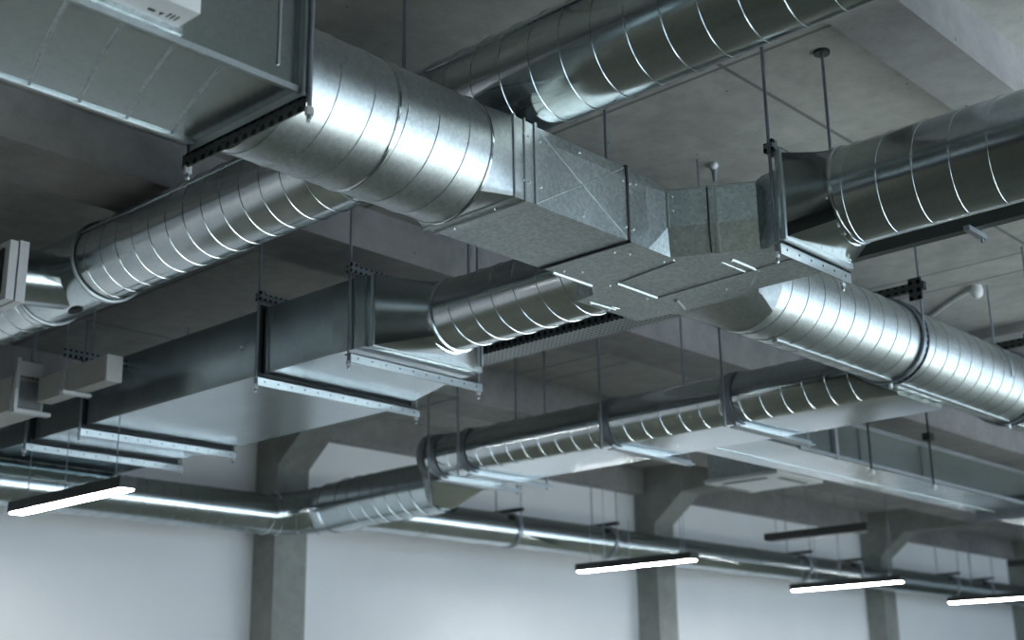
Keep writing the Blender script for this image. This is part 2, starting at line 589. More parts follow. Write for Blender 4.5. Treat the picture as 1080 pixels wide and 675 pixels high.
import bmesh
ob = m.build('body', M['sheet'], t)
bm = bmesh.new(); bm.from_mesh(ob.data)
bmesh.ops.remove_doubles(bm, verts=bm.verts, dist=0.0005)
bmesh.ops.triangulate(bm, faces=[f for f in bm.faces if len(f.verts) > 4])
bmesh.ops.recalc_face_normals(bm, faces=bm.faces)
bm.to_mesh(ob.data); bm.free()
cb = MB()
for (za, zb_) in ((1.172, 1.008), (1.008, 1.172)):
    cb.loft([[(x, 1.683, z - .0022), (x, 1.6826, z), (x, 1.683, z + .0022)] for x, z in ((1.914, za), (2.205, zb_))], True, True, True)
build_split(cb, 'cross_break', M['sheet'], t)
# folded joints of the fitting
m = MB()
m.box((1.902, 1.679, 1.0), (1.909, 1.683, 1.182))
m.box((2.340, 1.664, 1.062), (2.346, 1.670, 1.15))
build_split(m, 'corner_fold', M['seam'], t)
d = MB()
d.box((2.211, 1.680, 0.996), (2.217, 1.6845, 1.18)); d.box((2.211, 1.680, 0.996), (2.217, 1.945, 1.0008)); d.box((2.211, 1.680, 1.177), (2.217, 1.945, 1.181))
ang = Vector((0.100, -0.178, 0)).normalized(); nn = Vector((-0.87, -0.49, 0))
mid = Vector((2.368, 1.683, 0)) + Vector((0.100, -0.178, 0)) * 0.45 + nn * 0.0355
q = mid + ang * 0.004
d.loft([[(mid.x - nn.x * bo, mid.y - nn.y * bo, zz), (q.x - nn.x * bo, q.y - nn.y * bo, zz), (q.x - nn.x * (.01 + bo), q.y - nn.y * (.01 + bo), zz), (mid.x - nn.x * (.01 + bo), mid.y - nn.y * (.01 + bo), zz)]
        for zz, bo in ((1.002, .03), (1.062, 0), (1.15, 0))], True, True, True)
build_split(d, 'dark_joint', M['dark'], t)
w = MB()
mid2 = mid + ang * 0.016; q2 = mid2 + ang * 0.007
w.loft([[(mid2.x - nn.x * bo, mid2.y - nn.y * bo, zz), (q2.x - nn.x * bo, q2.y - nn.y * bo, zz), (q2.x - nn.x * (.01 + bo), q2.y - nn.y * (.01 + bo), zz), (mid2.x - nn.x * (.01 + bo), mid2.y - nn.y * (.01 + bo), zz)] for zz, bo in ((1.002, .03), (1.062, 0), (1.15, 0))], True, True, True)
w.build('pale_joint', M['seam'], t)
u = MB()
zz = 1.0005
seam_strip(u, (2.256, 1.945, zz), (2.40, 1.945, zz), .005, .005)
seam_strip(u, (2.43, 1.890, zz), (2.593, 1.892, zz), .005, .005)
seam_strip(u, (2.478, 1.592, zz), (2.582, 1.593, zz), .005, .005)
seam_strip(u, (2.642, 1.868, zz), (2.72, 1.90, zz), .006, .006)
seam_strip(u, (2.50, 2.035, zz), (2.60, 2.03, zz), .004, .004)
build_split(u, 'underside_fold', M['seam'], t)
u = MB()
seam_strip(u, (2.596, 1.90, zz), (2.572, 1.45, zz), .004, .003)
seam_strip(u, (2.428, 1.88, zz), (2.398, 1.69, zz), .0025, .003)
build_split(u, 'underside_joint', M['grey'], t)
u = MB()
seam_strip(u, (2.596, 1.592, zz), (2.672, 1.66, zz), .004, .004); seam_strip(u, (2.48, 1.62, zz), (2.58, 1.62, zz), .0025, .003)
build_split(u, 'underside_crease', M['sheet'], t)
screws(t, [(2.249, 1.753, .999), (2.284, 1.736, .999), (2.27, 1.921, .999), (2.305, 1.895, .999), (2.506, 2.035, .996), (2.578, 2.034, .996), (2.583, 1.916, .999),
           (2.431, 1.913, .999), (2.382, 1.713, .999), (2.388, 1.69, .999), (2.478, 1.592, .995), (2.661, 1.729, .999), (2.569, 1.482, .998),
           (1.92, 1.682, 1.145), (1.921, 1.682, 1.043), (2.05, 1.682, 1.161), (2.056, 1.682, 1.016), (2.2, 1.682, 1.139), (2.224, 1.682, 1.139),
           (2.245, 1.682, 1.143), (2.204, 1.682, 1.031), (2.231, 1.682, 1.032), (2.348, 1.656, 1.1), (2.348, 1.656, 1.135)])
screws(t, [(2.437, 1.498, 1.10)], 0.002)

# ================================================================== A2: pipe leaving to the right
t = thing('spiral_duct', 'bright spiral duct running from the central fitting down to the right edge', 'duct', (3.6, 1.815, 0.95))
cA2, rA2 = (1.815, 1.075), 0.123
spiral_pipe('pipe', t, 'x', cA2, rA2, 2.865, 12.0, M['satin'], hand=1, ph=0.4, wid=.0033, hgt=.002)
m = MB(); m.loft([rect_ring('x', 1.815, 0.125, 1.0, 1.178, 2.745), rect_ring('x', 1.815, 0.125, 1.0, 1.178, 2.76), circ('x', cA2, rA2, 2.87)])
m.build('square_transition', M['satin'], t, smooth=30)
m = MB(); m.box((3.0, 1.80, cA2[1] - rA2 - .004), (12.0, 1.815, cA2[1] - rA2 + .004))
for (xx, aa) in ((4.29, -1.1),):
    m.tube([(xx, cA2[0] + (rA2 + .002) * sin(aa + i * .16), cA2[1] + (rA2 + .002) * cos(aa + i * .16)) for i in range(-4, 5)], .005, 6)
build_split(m, 'edge_fold', M['seam'], t)

def ring_hanger(label, xc, c, r, ztop, axis='x', rodoff=-0.125, group=None, strut=True):
    at = (xc, c[0], c[1]) if axis == 'x' else (c[0], xc, c[1])
    t = thing('ring_hanger', label, 'hanger', at, group)
    m = MB()
    hw = 0.016
    rings = [circ(axis, c, r + dr, xc + dw, 64) for dw, dr in ((-hw, .003), (-hw, .007), (hw, .007), (hw, .003))]
    m.loft(rings + [rings[0]])
    m.build('strap', M['strap'], t, smooth=40)
    e = MB()
    for s in (-1, 1):
        rr = [circ(axis, c, r + dr, xc + s * hw + dw, 64) for dw, dr in ((-.003, .004), (-.003, .011), (.003, .011), (.003, .004))]
        e.loft(rr + [rr[0]])
    build_split(e, 'strap_edge', M['rod'], t, smooth=40)
    def P(w, u, z): return (w, u, z) if axis == 'x' else (u, w, z)
    q = MB(); q.tube([P(xc, c[0] + rodoff, c[1] - .02), (lambda q: (q[0], q[1], CZ(q[0], q[1])))(P(xc, c[0] + rodoff, ztop))], .0045, 8)
    q.build('threaded_rod', M['rod'], t, smooth=60)
    if strut:
        q = MB(); zs = c[1] + r + .014
        q.box(P(xc - .012, c[0] - r - .02, zs), P(xc + .008, c[0] + r + .02, zs + .026))
        q.box(P(xc - .014, c[0] + rodoff - .012, zs - .03), P(xc - .009, c[0] + rodoff + .03, zs + .04))
        q.build('top_strut', M['perfside'], t)
    b = MB(); b.tube([P(xc, c[0], c[1] - r - .006), P(xc, c[0], c[1] - r - .022)], .007, 6)
    b.build('bolt', M['screw'], t)
    return t


ring_hanger('perforated ring strap around the bright duct leaving the fitting, near the middle of its length', 3.66, cA2, rA2, ZT)
ring_hanger('perforated ring strap around the bright duct at the right edge of the photo', 4.52, cA2, rA2, ZT)

# ================================================================== B2: near right pipe
t = thing('spiral_duct', 'spiral duct rising from the central fitting to the upper right edge', 'duct', (2.58, 0.9, 1.0))
cB2, rB2 = (2.578, 1.111), 0.111
spiral_pipe('pipe', t, 'y', cB2, rB2, 1.325, -2.75, M['pipe'], hand=-1, ph=2.3)
m = MB()
m.loft([rect_ring('y', 2.577, .140, 1.0, 1.2, 1.435), rect_ring('y', 2.577, .140, 1.0, 1.2, 1.418), circ('y', cB2, rB2, 1.325)])
m.build('square_transition', M['pipe'], t, smooth=30)
m = MB(); bead(m, 'y', cB2, rB2 + .001, 1.338, .004, .003); bead(m, 'y', cB2, rB2, 1.322, .004, .004)
build_split(m, 'ring_seam', M['pipe'], t, smooth=40)
m = MB(); m.loft([rect_ring('y', 2.577, .140 + d, 1.0 - d, 1.2 + d, q) for q, d in ((1.424, 0), (1.424, .008), (1.416, .008), (1.416, 0))], True)
m.build('flange_lip', M['seam'], t)
screws(t, [(2.47, 1.332, 1.075), (2.51, 1.33, 1.02), (2.535, 1.33, 1.008), (2.68, 1.40, .999)])
hanger('zinc angle hanger under the square flange right of the central fitting', 2.432, 2.74, 1.432, 0.992, ZT, axis='x', hb=0.03, strut=(2.425, 2.74, 1.205), rodx=(2.437, 2.722))

# ================================================================== B-left pipe and wide rectangular duct
t = thing('spiral_duct', 'short spiral duct between the central fitting and the wide duct to the left', 'duct', (2.59, 2.3, 1.0))
cBl, rBl = (2.588, 1.105), 0.1045
spiral_pipe('pipe', t, 'y', cBl, rBl, 1.99, 2.63, M['pipe'], hand=1, ph=0.8)
m = MB()
m.loft([circ('y', cBl, rBl, 2.61), rect_ring('y', 2.595, .208, 1.003, 1.215, 2.725), rect_ring('y', 2.595, .208, 1.003, 1.215, 2.75)])
m.build('square_transition', M['pipe'], t, smooth=30)
m = MB(); bead(m, 'y', cBl, rBl + .001, 2.60, .005, .005); bead(m, 'y', cBl, rBl + .002, 2.625, .006, .004)
build_split(m, 'ring_seam', M['pipe'], t, smooth=40)
m = MB()
m.box((2.384, 2.735, 1.0), (2.440, 2.742, 1.215))
m.build('side_flange', M['seam'], t)
m = MB(); m.box((2.384, 2.728, 1.0), (2.83, 2.735, 1.018)); m.box((2.825, 2.728, 1.0), (2.83, 2.742, 1.16))
m.box((2.80, 2.738, 1.0), (2.825, 2.742, 1.12))
build_split(m, 'bottom_flange', M['seam'], t)
screws(t, [(2.405, 2.733, 1.115), (2.436, 2.733, 1.105), (2.43, 2.733, 1.19), (2.42, 2.733, 1.02)])
screws(t, [(2.50, 2.6, 1.16), (2.497, 2.6, 1.14), (2.492, 2.61, 1.10)], .0045)

t = thing('rectangular_duct', 'wide flat rectangular metal duct running from the left edge towards the centre', 'duct', (2.66, 4.0, 1.0))
m = MB()
def rr(x0, x1, z0, z1, y): return [(x0, y, z0), (x1, y, z0), (x1, y, z1), (x0, y, z1)]
m.loft([rr(2.372, 2.83, 1.0, 1.213, 2.752), rr(2.362, 2.84, 1.0, 1.21, 2.88), rr(2.358, 2.975, 1.0, 1.208, 3.26), rr(2.355, 2.97, 1.0, 1.208, 4.2)], True, True, False)
m.loft([rr(2.355, 2.97, 1.0, 1.208, 4.2), rr(2.352, 2.95, 1.0, 1.208, 5.44)], True, False, True)
m.build('casing', M['side'], t)
m = MB()
for yy in (3.215, 4.235, 4.60):
    m.loft([rr(2.354 - d, 2.975 + d, 1.0 - d, 1.208 + d, yy + e) for e, d in ((-.008, 0), (-.008, .010), (.008, .010), (.008, 0))])
build_split(m, 'joint_flange', M['dark'], t)
MB().tube([(2.3585, 3.30, 1.10), (2.3535, 3.31, 1.107), (2.3535, 3.32, 1.10), (2.3535, 3.31, 1.092)], .003, 6).build('pull_ring', M['screw'], t)
H = [(2.79, 'zinc angle hanger under the wide left duct, next to the spiral duct flange', 2.357, 2.89),
     (3.19, 'zinc angle hanger under the wide left duct, second from the spiral duct', 2.333, 3.0),
     (4.21, 'zinc angle hanger under the wide left duct, below the pale trunking end', 2.333, 2.992),
     (4.585, 'zinc angle hanger under the wide left duct, above the nearest lit lamp', 2.325, 3.005)]
for y, lab, xa, xb in H:
    hanger(lab, xa, xb, y, 0.988, ZT, hb=0.028, strut=(xa - .005, xb + .005, 1.228), rodx=(xa + .003, xb - .004))

# ================================================================== C: upper pipe crossing over
t = thing('spiral_duct', 'dark spiral duct high up passing behind and above the main duct', 'duct', (1.94, 2.0, 1.2))
cC, rC = (1.937, 1.308), 0.117
spiral_pipe('pipe', t, 'y', cC, rC, -2.75, 3.40, M['pipe'], hand=-1, ph=0.5)
m = MB()
aa = -0.35
m.box((cC[0] - rC * sin(1.05) - .004, -2.75, cC[1] + rC * cos(1.05)), (cC[0] - rC * sin(1.05) + .001, 3.4, cC[1] + rC * cos(1.05) + .004))
m.build('long_fold', M['pipe'], t)
screws(t, [(1.826, 2.87, 1.31), (1.83, 2.87, 1.29)], .004)

t = thing('branch_fitting', 'smooth tee fitting with a dark oval mark on the left part of the high duct', 'duct fitting', (1.94, 3.55, 1.19))
m = MB()
m.loft([circ('y', cC, rC + .003, 3.40), circ('y', cC, rC + .003, 3.75)])
m.build('body', M['side'], t, smooth=40)
m = MB(); bead(m, 'y', cC, rC + .003, 3.405, .006, .006); bead(m, 'y', cC, rC + .003, 3.745, .006, .006)
build_split(m, 'ring_seam', M['seam'], t, smooth=40)
m = MB(); m.loft([circ('x', (3.575, 1.275), .085, 1.90, 48), circ('x', (3.575, 1.25), .082, 1.69, 48)])
m.build('branch_collar', M['side'], t, smooth=40)
m = MB()
for i in range(1):
    cx, cy, cz = 1.955, 3.56, cC[1] - rC * .993 - .004
    m.loft([[(cx + .03 * cos(2 * pi * k / 16) * .5 - .03, cy + .035 * sin(2 * pi * k / 16), cz + zz) for k in range(16)] for zz in (0.004, -.0035)], True, True, True)
m.build('inspection_port', M['dark'], t)

t = thing('spiral_duct', 'end of the high spiral duct beyond the tee at the left edge', 'duct', (1.94, 4.4, 1.2))
spiral_pipe('pipe', t, 'y', cC, rC, 3.75, 5.44, M['pipe'], hand=-1, ph=1.0)

t = thing('air_grille', 'white square air grille on the branch at the left edge', 'grille', (1.66, 3.575, 1.12))
MB().box((1.655, 3.40, 1.122), (1.682, 3.75, 1.302)).build('rear_frame', M['white'], t)
MB().box((1.628, 3.405, 1.125), (1.652, 3.745, 1.299)).build('front_frame', M['white'], t)
MB().box((1.651, 3.41, 1.13), (1.656, 3.74, 1.295)).build('gasket', M['dark'], t)
g = MB()
for k in range(14):
    y = 3.435 + k * .022
    g.box((1.622, y, 1.145), (1.630, y + .010, 1.28))
g.build('louvres', M['blackmetal'], t)

# ================================================================== pale trunking left
t = thing('cable_trunking', 'short pale grey cable trunking with a white end cap before the left duct', 'trunking', (2.15, 3.9, 1.06))
MB().box((2.172, 3.79, 1.055), (2.226, 4.23, 1.14)).build('body', M['beige'], t)
MB().box((2.171, 3.782, 1.054), (2.227, 3.79, 1.141)).build('end_cap', M['palecap'], t)
t = thing('cable_trunking', 'larger pale grey cable trunking leaving at the left edge', 'trunking', (2.16, 4.8, 1.03))
MB().box((2.11, 4.30, 1.03), (2.23, 5.44, 1.15)).build('body', M['beige'], t)
MB().box((2.12, 4.295, 1.045), (2.22, 4.30, 1.14)).build('end_plate', M['grey'], t)
t = thing('trunking_bracket', 'white U shaped bracket between the two pale cable trunkings', 'bracket', (2.16, 4.26, 1.04))
m = MB(); m.box((2.105, 4.26, 1.022), (2.118, 4.275, 1.21)); m.box((2.105, 4.255, 1.018), (2.24, 4.285, 1.03)); m.box((2.105, 4.262, 1.15), (2.2, 4.27, 1.2))
m.build('bracket_arm', M['palecap'], t)
m = MB(); m.tube([(2.17, 4.268, 1.15), (2.17, 4.268, CZ(2.17, 4.268))], .0035, 8)
m.build('threaded_rod', M['rod'], t)
t = thing('trunking_bracket', 'blue grey perforated bracket above the white end cap of the trunking', 'bracket', (2.18, 4.0, 1.04))
m = MB(); m.box((2.13, 3.98, 1.04), (2.235, 4.005, 1.05)); m.build('lower_arm', M['palecap'], t)
m = MB(); m.box((2.13, 3.985, 1.165), (2.36, 4.0, 1.192)); m.build('upper_arm', M['strap'], t)
for u in (2.138, 2.232):
    m = MB(); m.tube([(u, 3.993, 1.035), (u, 3.993, CZ(u, 3.993))], .0035, 8); m.build('threaded_rod', M['rod'], t)

# ================================================================== E: flat oval duct, elbow pipe, wall pipe
t = thing('oval_duct', 'flat oval spiral duct running behind the centre above the white wall', 'duct', (4.0, 3.0, .94))
def oval(xa, xb, zc, r, y, n=24):
    out = []
    for i in range(n + 1):
        a = pi / 2 + pi * i / n
        out.append((xa + r * cos(a), y, zc + r * sin(a)))
    for i in range(n + 1):
        a = -pi / 2 + pi * i / n
        out.append((xb + r * cos(a), y, zc + r * sin(a)))
    return out
ea, eb, ez, er = 3.781, 4.075, 1.023, 0.087
EY0, EY1 = 1.955, 3.93
m = MB()
m.loft([oval(ea, eb, .9455, .0095, 1.85)] + [oval(ea, eb, ez, er, y) for y in (EY0 + .01, 2.4, 3.2, EY1)], True, True, False)
for k in range(24):
    y = EY0 + .02 + k * .082
    m.loft([[(ea + (er + dr) * cos(pi / 2 + pi * i / 24), y + dw, ez + (er + dr) * sin(pi / 2 + pi * i / 24)) for i in range(24)] for dw, dr in ((-.003, -.001), (-.0018, .0015), (.0018, .0015), (.003, -.001))], False)
m.build('casing', M['pipe'], t, smooth=35)
ex, ez2, er2 = 3.965, 0.945, 0.114
m = MB(); m.loft([oval(ea, eb, ez, er, EY1), [(ex + er2 * cos(pi / 2 + 2 * pi * (i + .5) / 50), EY1 + .14, ez2 + er2 * sin(pi / 2 + 2 * pi * (i + .5) / 50)) for i in range(50)]])
m.build('round_transition', M['pipe'], t, smooth=40)
m = MB()
m.loft([oval(ea, eb, ez, er + dr, EY1 - .006 + dw) for dw, dr in ((-.012, 0), (-.012, .012), (.012, .012), (.012, 0))])
m.build('joint_ring', M['grey'], t, smooth=35)
for y, lab in ((3.86, 'grey trapeze hanger on the oval duct nearest the elbow'), (3.69, 'grey trapeze hanger on the oval duct, second from the elbow'), (2.96, 'grey trapeze hanger on the oval duct in front of the dark beam'), (2.43, 'grey trapeze hanger on the oval duct beside the flat duct')):
    t = thing('duct_hanger', lab, 'hanger', (3.95, y, .93), 'hangers on the oval duct')
    m = MB(); m.box((3.74, y - .005, .921), (4.23, y, .936)); m.box((3.74, y - .02, .918), (4.23, y + .02, .922)); m.build('angle_bar', M['angle'], t)
    m = MB()
    m.loft([[(ea + (er + q) * cos(pi / 2 + pi * i / 24), y + w, ez + (er + q) * sin(pi / 2 + pi * i / 24)) for i in range(25)] for w, q in ((-.02, .003), (-.02, .006), (.02, .006), (.02, .003))], False)
    m.build('strap', M['rod'], t, smooth=40)
    for u in (3.68, 4.21):
        m = MB(); m.tube([(u, y, .91), (u, y, CZ(u, y))], .0045, 8); m.build('threaded_rod', M['rod'], t)

t = thing('spiral_duct', 'bent spiral duct along the white wall behind the nearest lit lamp', 'duct', (3.2, 5.0, .8))
GY, GZ, GR = 5.0, .905, .092
path = [(ex, 4.05, ez2), (ex, 4.3, ez2), (ex, 4.6, ez2 - .005), (ex, GY - .26, ez2 - .01)]
rad = [er2, er2, er2, er2]
R = .24
for i in range(1, 13):
    a = pi / 2 * i / 12
    path.append((ex - R + R * cos(a), GY - R + R * sin(a), ez2 - .01 + (GZ - ez2 + .01) * i / 12)); rad.append(er2 + (GR - er2) * i / 12)
for i in range(1, 10):
    path.append((ex - R - i * .35, GY, GZ)); rad.append(GR)
m = MB(); m.tube(path, rad, 48, False)
helix(m, 'x', (GY, GZ), GR, ex - R, 0.8, hand=1, wid=.003, hgt=.002)
helix(m, 'y', (ex, ez2 - .003), er2, 4.1, GY - .3, hand=1, wid=.003, hgt=.002)
m.build('pipe', M['side'], t, smooth=40)
for i in (4, 7, 10, 13, 15):
    p = Vector(path[i]); dd = (Vector(path[i + 1]) - Vector(path[i - 1])).normalized()
    m = MB(); m.tube([p - dd * .006, p - dd * .004, p + dd * .004, p + dd * .006], [rad[i], rad[i] + .004, rad[i] + .004, rad[i]], 48, False)
    m.build('elbow_seam', M['pipe'], t, smooth=40)

t = thing('spiral_duct', 'long plain round duct along the white back wall to the right edge', 'duct', (8.0, 4.9, .84))
cH, rH = (4.89, .951), .088
m = MB(); m.loft([circ('x', cH, rH, x, 64) for x in (4.16, 6, 8, 10, 12, 14, 16.9)])
for x in (4.6, 6.15, 7.6, 9.1, 10.6, 12.0):
    bead(m, 'x', cH, rH, x, .005, .003, 64)
m.build('pipe', M['side'], t, smooth=40)
m = MB(); m.loft([circ('x', (4.86, .95), .105, 4.06, 64), circ('x', cH, rH, 4.2, 64)]); bead(m, 'x', cH, rH, 4.21, .008, .006, 64)
m.build('branch_collar', M['pipe'], t, smooth=40)
for k, (x, lab) in enumerate(((5.26, 'ring strap on the long wall duct just right of the oval duct'), (6.08, 'ring strap on the long wall duct above the second lit lamp'), (8.23, 'ring strap on the long wall duct left of the third lit lamp'),
                              (8.95, 'ring strap on the long wall duct beside the right hand column'), (10.55, 'ring strap on the long wall duct above the rightmost lit lamp'), (11.2, 'ring strap on the long wall duct at the far right'))):
    t = thing('ring_hanger', lab, 'hanger', (x, cH[0], cH[1]), 'ring straps on the wall duct')
    m = MB(); rings = [circ('x', cH, rH + dr, x + dw, 48) for dw, dr in ((-.015, .0035), (-.015, .007), (.015, .007), (.015, .0035))]
    m.loft(rings + [rings[0]]); m.build('strap', M['rod'], t, smooth=40)
    m = MB(); m.box((x - .012, cH[0] - rH - .015, cH[1] + rH + .006), (x + .012, cH[0] + rH + .015, cH[1] + rH + .024)); m.build('top_strut', M['blackmetal'], t)
    for s in (-1, 1):
        m = MB(); m.tube([(x, cH[0] + s * (rH + .004), cH[1]), (x, cH[0] + s * (rH + .004), CZ(x, cH[0] + s * (rH + .004)))], .0042, 6); m.build('threaded_rod', M['rod'], t)

# ================================================================== F: flat rectangular duct to the right
FZ0, FZ1, FY0, FY1 = .937, 1.092, 2.53, 2.83
t = thing('rectangular_duct', 'flat rectangular duct with framed side running right from the oval duct', 'duct', (5.3, 2.75, FZ0))
m = MB(); m.box((4.075, FY0, FZ0), (6.52, FY1, FZ1)); m.build('casing', M['side'], t)
for z in (FZ0, FZ1 - .005):
    m = MB(); m.box((4.31, FY0 - .012, z - .006), (6.52, FY0, z + .008)); m.build('frame_angle', M['grey'], t)
for x in (4.57, 6.505):
    m = MB(); m.box((x, FY0 - .014, FZ0 - .01), (x + .02, FY0, FZ1 + .005)); m.build('joint_frame', M['grey'], t)
m = MB(); m.box((4.075, 2.74, FZ0 - .003), (6.52, 2.746, FZ0)); build_split(m, 'underside_fold', M['sheet'], t)
t = thing('rectangular_duct', 'pale flat duct section continuing at the far right above the dark lamps', 'duct', (7.8, 2.76, FZ0))
m = MB(); m.box((6.60, FY0 + .02, FZ0), (12.0, FY1 + .03, FZ1)); m.build('casing', M['side'], t)
m = MB(); m.box((6.56, FY0 + .01, FZ0 - .014), (6.60, FY1 + .03, FZ1 + .01)); m.build('end_flange', M['grey'], t)
for k, (x, lab) in enumerate(((4.82, 'slim rod hanger at the middle of the flat framed duct'), (5.36, 'slim rod hanger near the right end of the flat framed duct'), (6.57, 'heavy hanger with a clamp at the end of the flat framed duct'))):
    t = thing('duct_hanger', lab, 'hanger', (x, 2.53, FZ0), 'hangers on the flat framed duct')
    yy = FY0 - .024
    m = MB(); m.tube([(x, yy, FZ0 - .03), (x, yy, CZ(x, yy))], .005, 6); m.build('threaded_rod', M['blackmetal'], t)
    m = MB(); m.box((x - .02, yy - .015, FZ1 + .015), (x + .02, yy + .02, FZ1 + .045)); m.build('clamp', M['blackmetal'], t)
    if k == 2:
        m = MB(); m.box((x - .01, yy - .015, FZ0 - .034), (x + .01, FY1 + .08, FZ0 - .016)); m.build('angle_bar', M['rod'], t)
    m = MB(); m.ball((x, yy, FZ0 - .034), .014, 10); m.build('end_nut', M['screw'], t)

# ================================================================== cable tray
t = thing('cable_tray', 'perforated metal cable tray passing under the spiral ducts behind the fitting', 'cable tray', (2.98, 1.9, 1.09))
MB().box((2.93, 1.98, 1.095), (3.035, 2.98, 1.099)).build('tray_bottom', M['perf'], t)
MB().box((2.93, 1.98, 1.0995), (2.934, 2.98, 1.13)).build('tray_side', M['perfside'], t)
MB().box((3.031, 1.98, 1.0995), (3.035, 2.98, 1.13)).build('tray_side', M['perfside'], t)
for y in (2.05,):
    m = MB(); m.box((2.88, y, 1.08), (3.07, y + .02, 1.094)); m.build('support_arm', M['rod'], t)
for y in (2.06,):
    m = MB(); m.tube([(3.06, y, 1.075), (3.06, y, CZ(3.06, y))], .004, 6); m.build('threaded_rod', M['rod'], t)

t = thing('steel_channel', 'dark perforated steel channel just below the upper right spiral duct', 'channel', (2.95, 1.0, 1.09))
m = MB(); m.box((2.93, 0.3, 1.094), (2.96, 1.62, 1.097)); m.box((2.93, 0.3, 1.097), (2.933, 1.62, 1.125)); m.box((2.957, 0.3, 1.097), (2.96, 1.62, 1.125))
m.build('channel_profile', M['blackmetal'], t)
m = MB(); m.box((2.90, 1.20, 1.08), (3.0, 1.215, 1.093)); m.build('support_arm', M['rod'], t)
m = MB(); m.tube([(2.985, 1.207, 1.07), (2.985, 1.207, CZ(2.985, 1.207))], .004, 6); m.build('threaded_rod', M['rod'], t)

# ================================================================== lamps
def lamp_proto(lit):
    t = thing('linear_lamp', 'x', 'lamp', (0, 0, 0), None)
    L = 0.77 if lit else 0.65
    m = MB()
    hw, hh = 0.033, 0.04
    m.prism([(-hw, 0), (-hw, hh), (hw, hh), (hw, 0), (hw - .006, 0), (hw - .006, .006), (-hw + .006, .006), (-hw + .006, 0)], 1, 0, L)
    m.box((-hw, -.004, 0), (hw, 0, hh)); m.box((-hw, L, 0), (hw, L + .004, hh))
    m.build('housing', M['blackmetal'], t)
    m = MB(); m.box((-hw + .006, .006, -.004), (hw - .006, L - .006, .006))
    m.build('diffuser', M['lens'] if lit else M['offlens'], t)
    return t


def copy_thing(t):
    r = t.copy(); COL.objects.link(r)
    for ch in t.children:
        c = ch.copy(); COL.objects.link(c); c.parent = r
    return r


LIT = [(2.40, 3.99, .752, 'nearest lit linear lamp, hanging at the left edge', 1.0 - .752), (5.70, 4.0, .75, 'lit linear lamp hanging in front of the middle column', None),
       (7.72, 3.88, .75, 'lit linear lamp hanging in front of the right hand column', None), (9.62, 3.70, .75, 'lit linear lamp at the lower right corner', None)]
ADDED_LIT = [(-0.6, 4.0, .75), (-3.2, 4.0, .75)]
DARK = [(6.75, 3.56, .95, 'unlit black linear lamp hanging below the ceiling cassette unit', None), (6.45, 1.90, .95, 'unlit black linear lamp at the right edge, higher of the two there', None),
        (9.36, 3.22, .95, 'unlit black linear lamp at the right edge, lower of the two there', None)]
pl, pd = lamp_proto(True), lamp_proto(False)
for lst, proto, grp in ((LIT, pl, 'lit linear lamps'), (DARK, pd, 'unlit linear lamps')):
    for k, (x, y, z, lab, stub) in enumerate(lst):
        o = proto if k == 0 else copy_thing(proto)
        o.location = W((x, y, z)); o['_o'] = W((x, y, z))
        o['label'] = lab; o['group'] = grp
        top = z + stub if stub else None
        for yy in ((.08, .42, .69) if stub else (.06, .59)):
            m = MB(); m.tube([(x, y + yy, z + .038), (x, y + yy, top or CZ(x, y + yy))], .0022, 6)
            m.build('suspension_wire', M['rod'], o)
        if stub:
            m = MB(); m.ball((x, y + .08, z + .046), .012, 10); m.build('wire_grip', M['palecap'], o)

for x, y, z in ADDED_LIT:                      # added lamps out of view, put in to brighten the left back wall
    o = copy_thing(pl)
    o.location = W((x, y, z)); o['label'] = 'added lit linear lamp out of view, brightening the left back wall'; o['group'] = 'lit linear lamps'

# ================================================================== ceiling cassette unit
t = thing('cassette_unit', 'white square ceiling cassette air conditioner below the flat duct', 'air conditioner', (5.53, 3.44, 1.05))
m = MB()
cx, cy, h = 5.53, 3.45, .205
m.loft([[(cx - q, cy - q, z), (cx + q, cy - q, z), (cx + q, cy + q, z), (cx - q, cy + q, z)] for q, z in ((h, 1.056), (h, 1.07), (h - .02, 1.082))], True, False, True)
m.loft([[(cx - q, cy - q, z), (cx + q, cy - q, z), (cx + q, cy + q, z), (cx - q, cy + q, z)] for q, z in ((h, 1.056), (h - .06, 1.048), (h - .085, 1.048))], True, False, True)
m.build('panel', M['white'], t)
m = MB(); m.box((cx - .19, cy - .19, 1.082), (cx + .19, cy + .19, 1.22)); m.build('casing', M['sheet'], t)
m = MB()
for sx, sy in ((1, 0), (-1, 0), (0, 1), (0, -1)):
    a = h - .045
    if sx: m.box((cx + sx * a - .012, cy - .12, 1.0475), (cx + sx * a + .012, cy + .12, 1.052))
    else: m.box((cx - .12, cy + sy * a - .012, 1.0475), (cx + .12, cy + sy * a + .012, 1.052))
m.build('air_slots', M['grey'], t)
for sx in (-1, 1):
    for sy in (-1, 1):
        m = MB(); m.tube([(cx + sx * .10, cy + sy * .10, 1.2), (cx + sx * .10, cy + sy * .10, CZ(cx + sx * .10, cy + sy * .10))], .004, 6); m.build('threaded_rod', M['rod'], t)

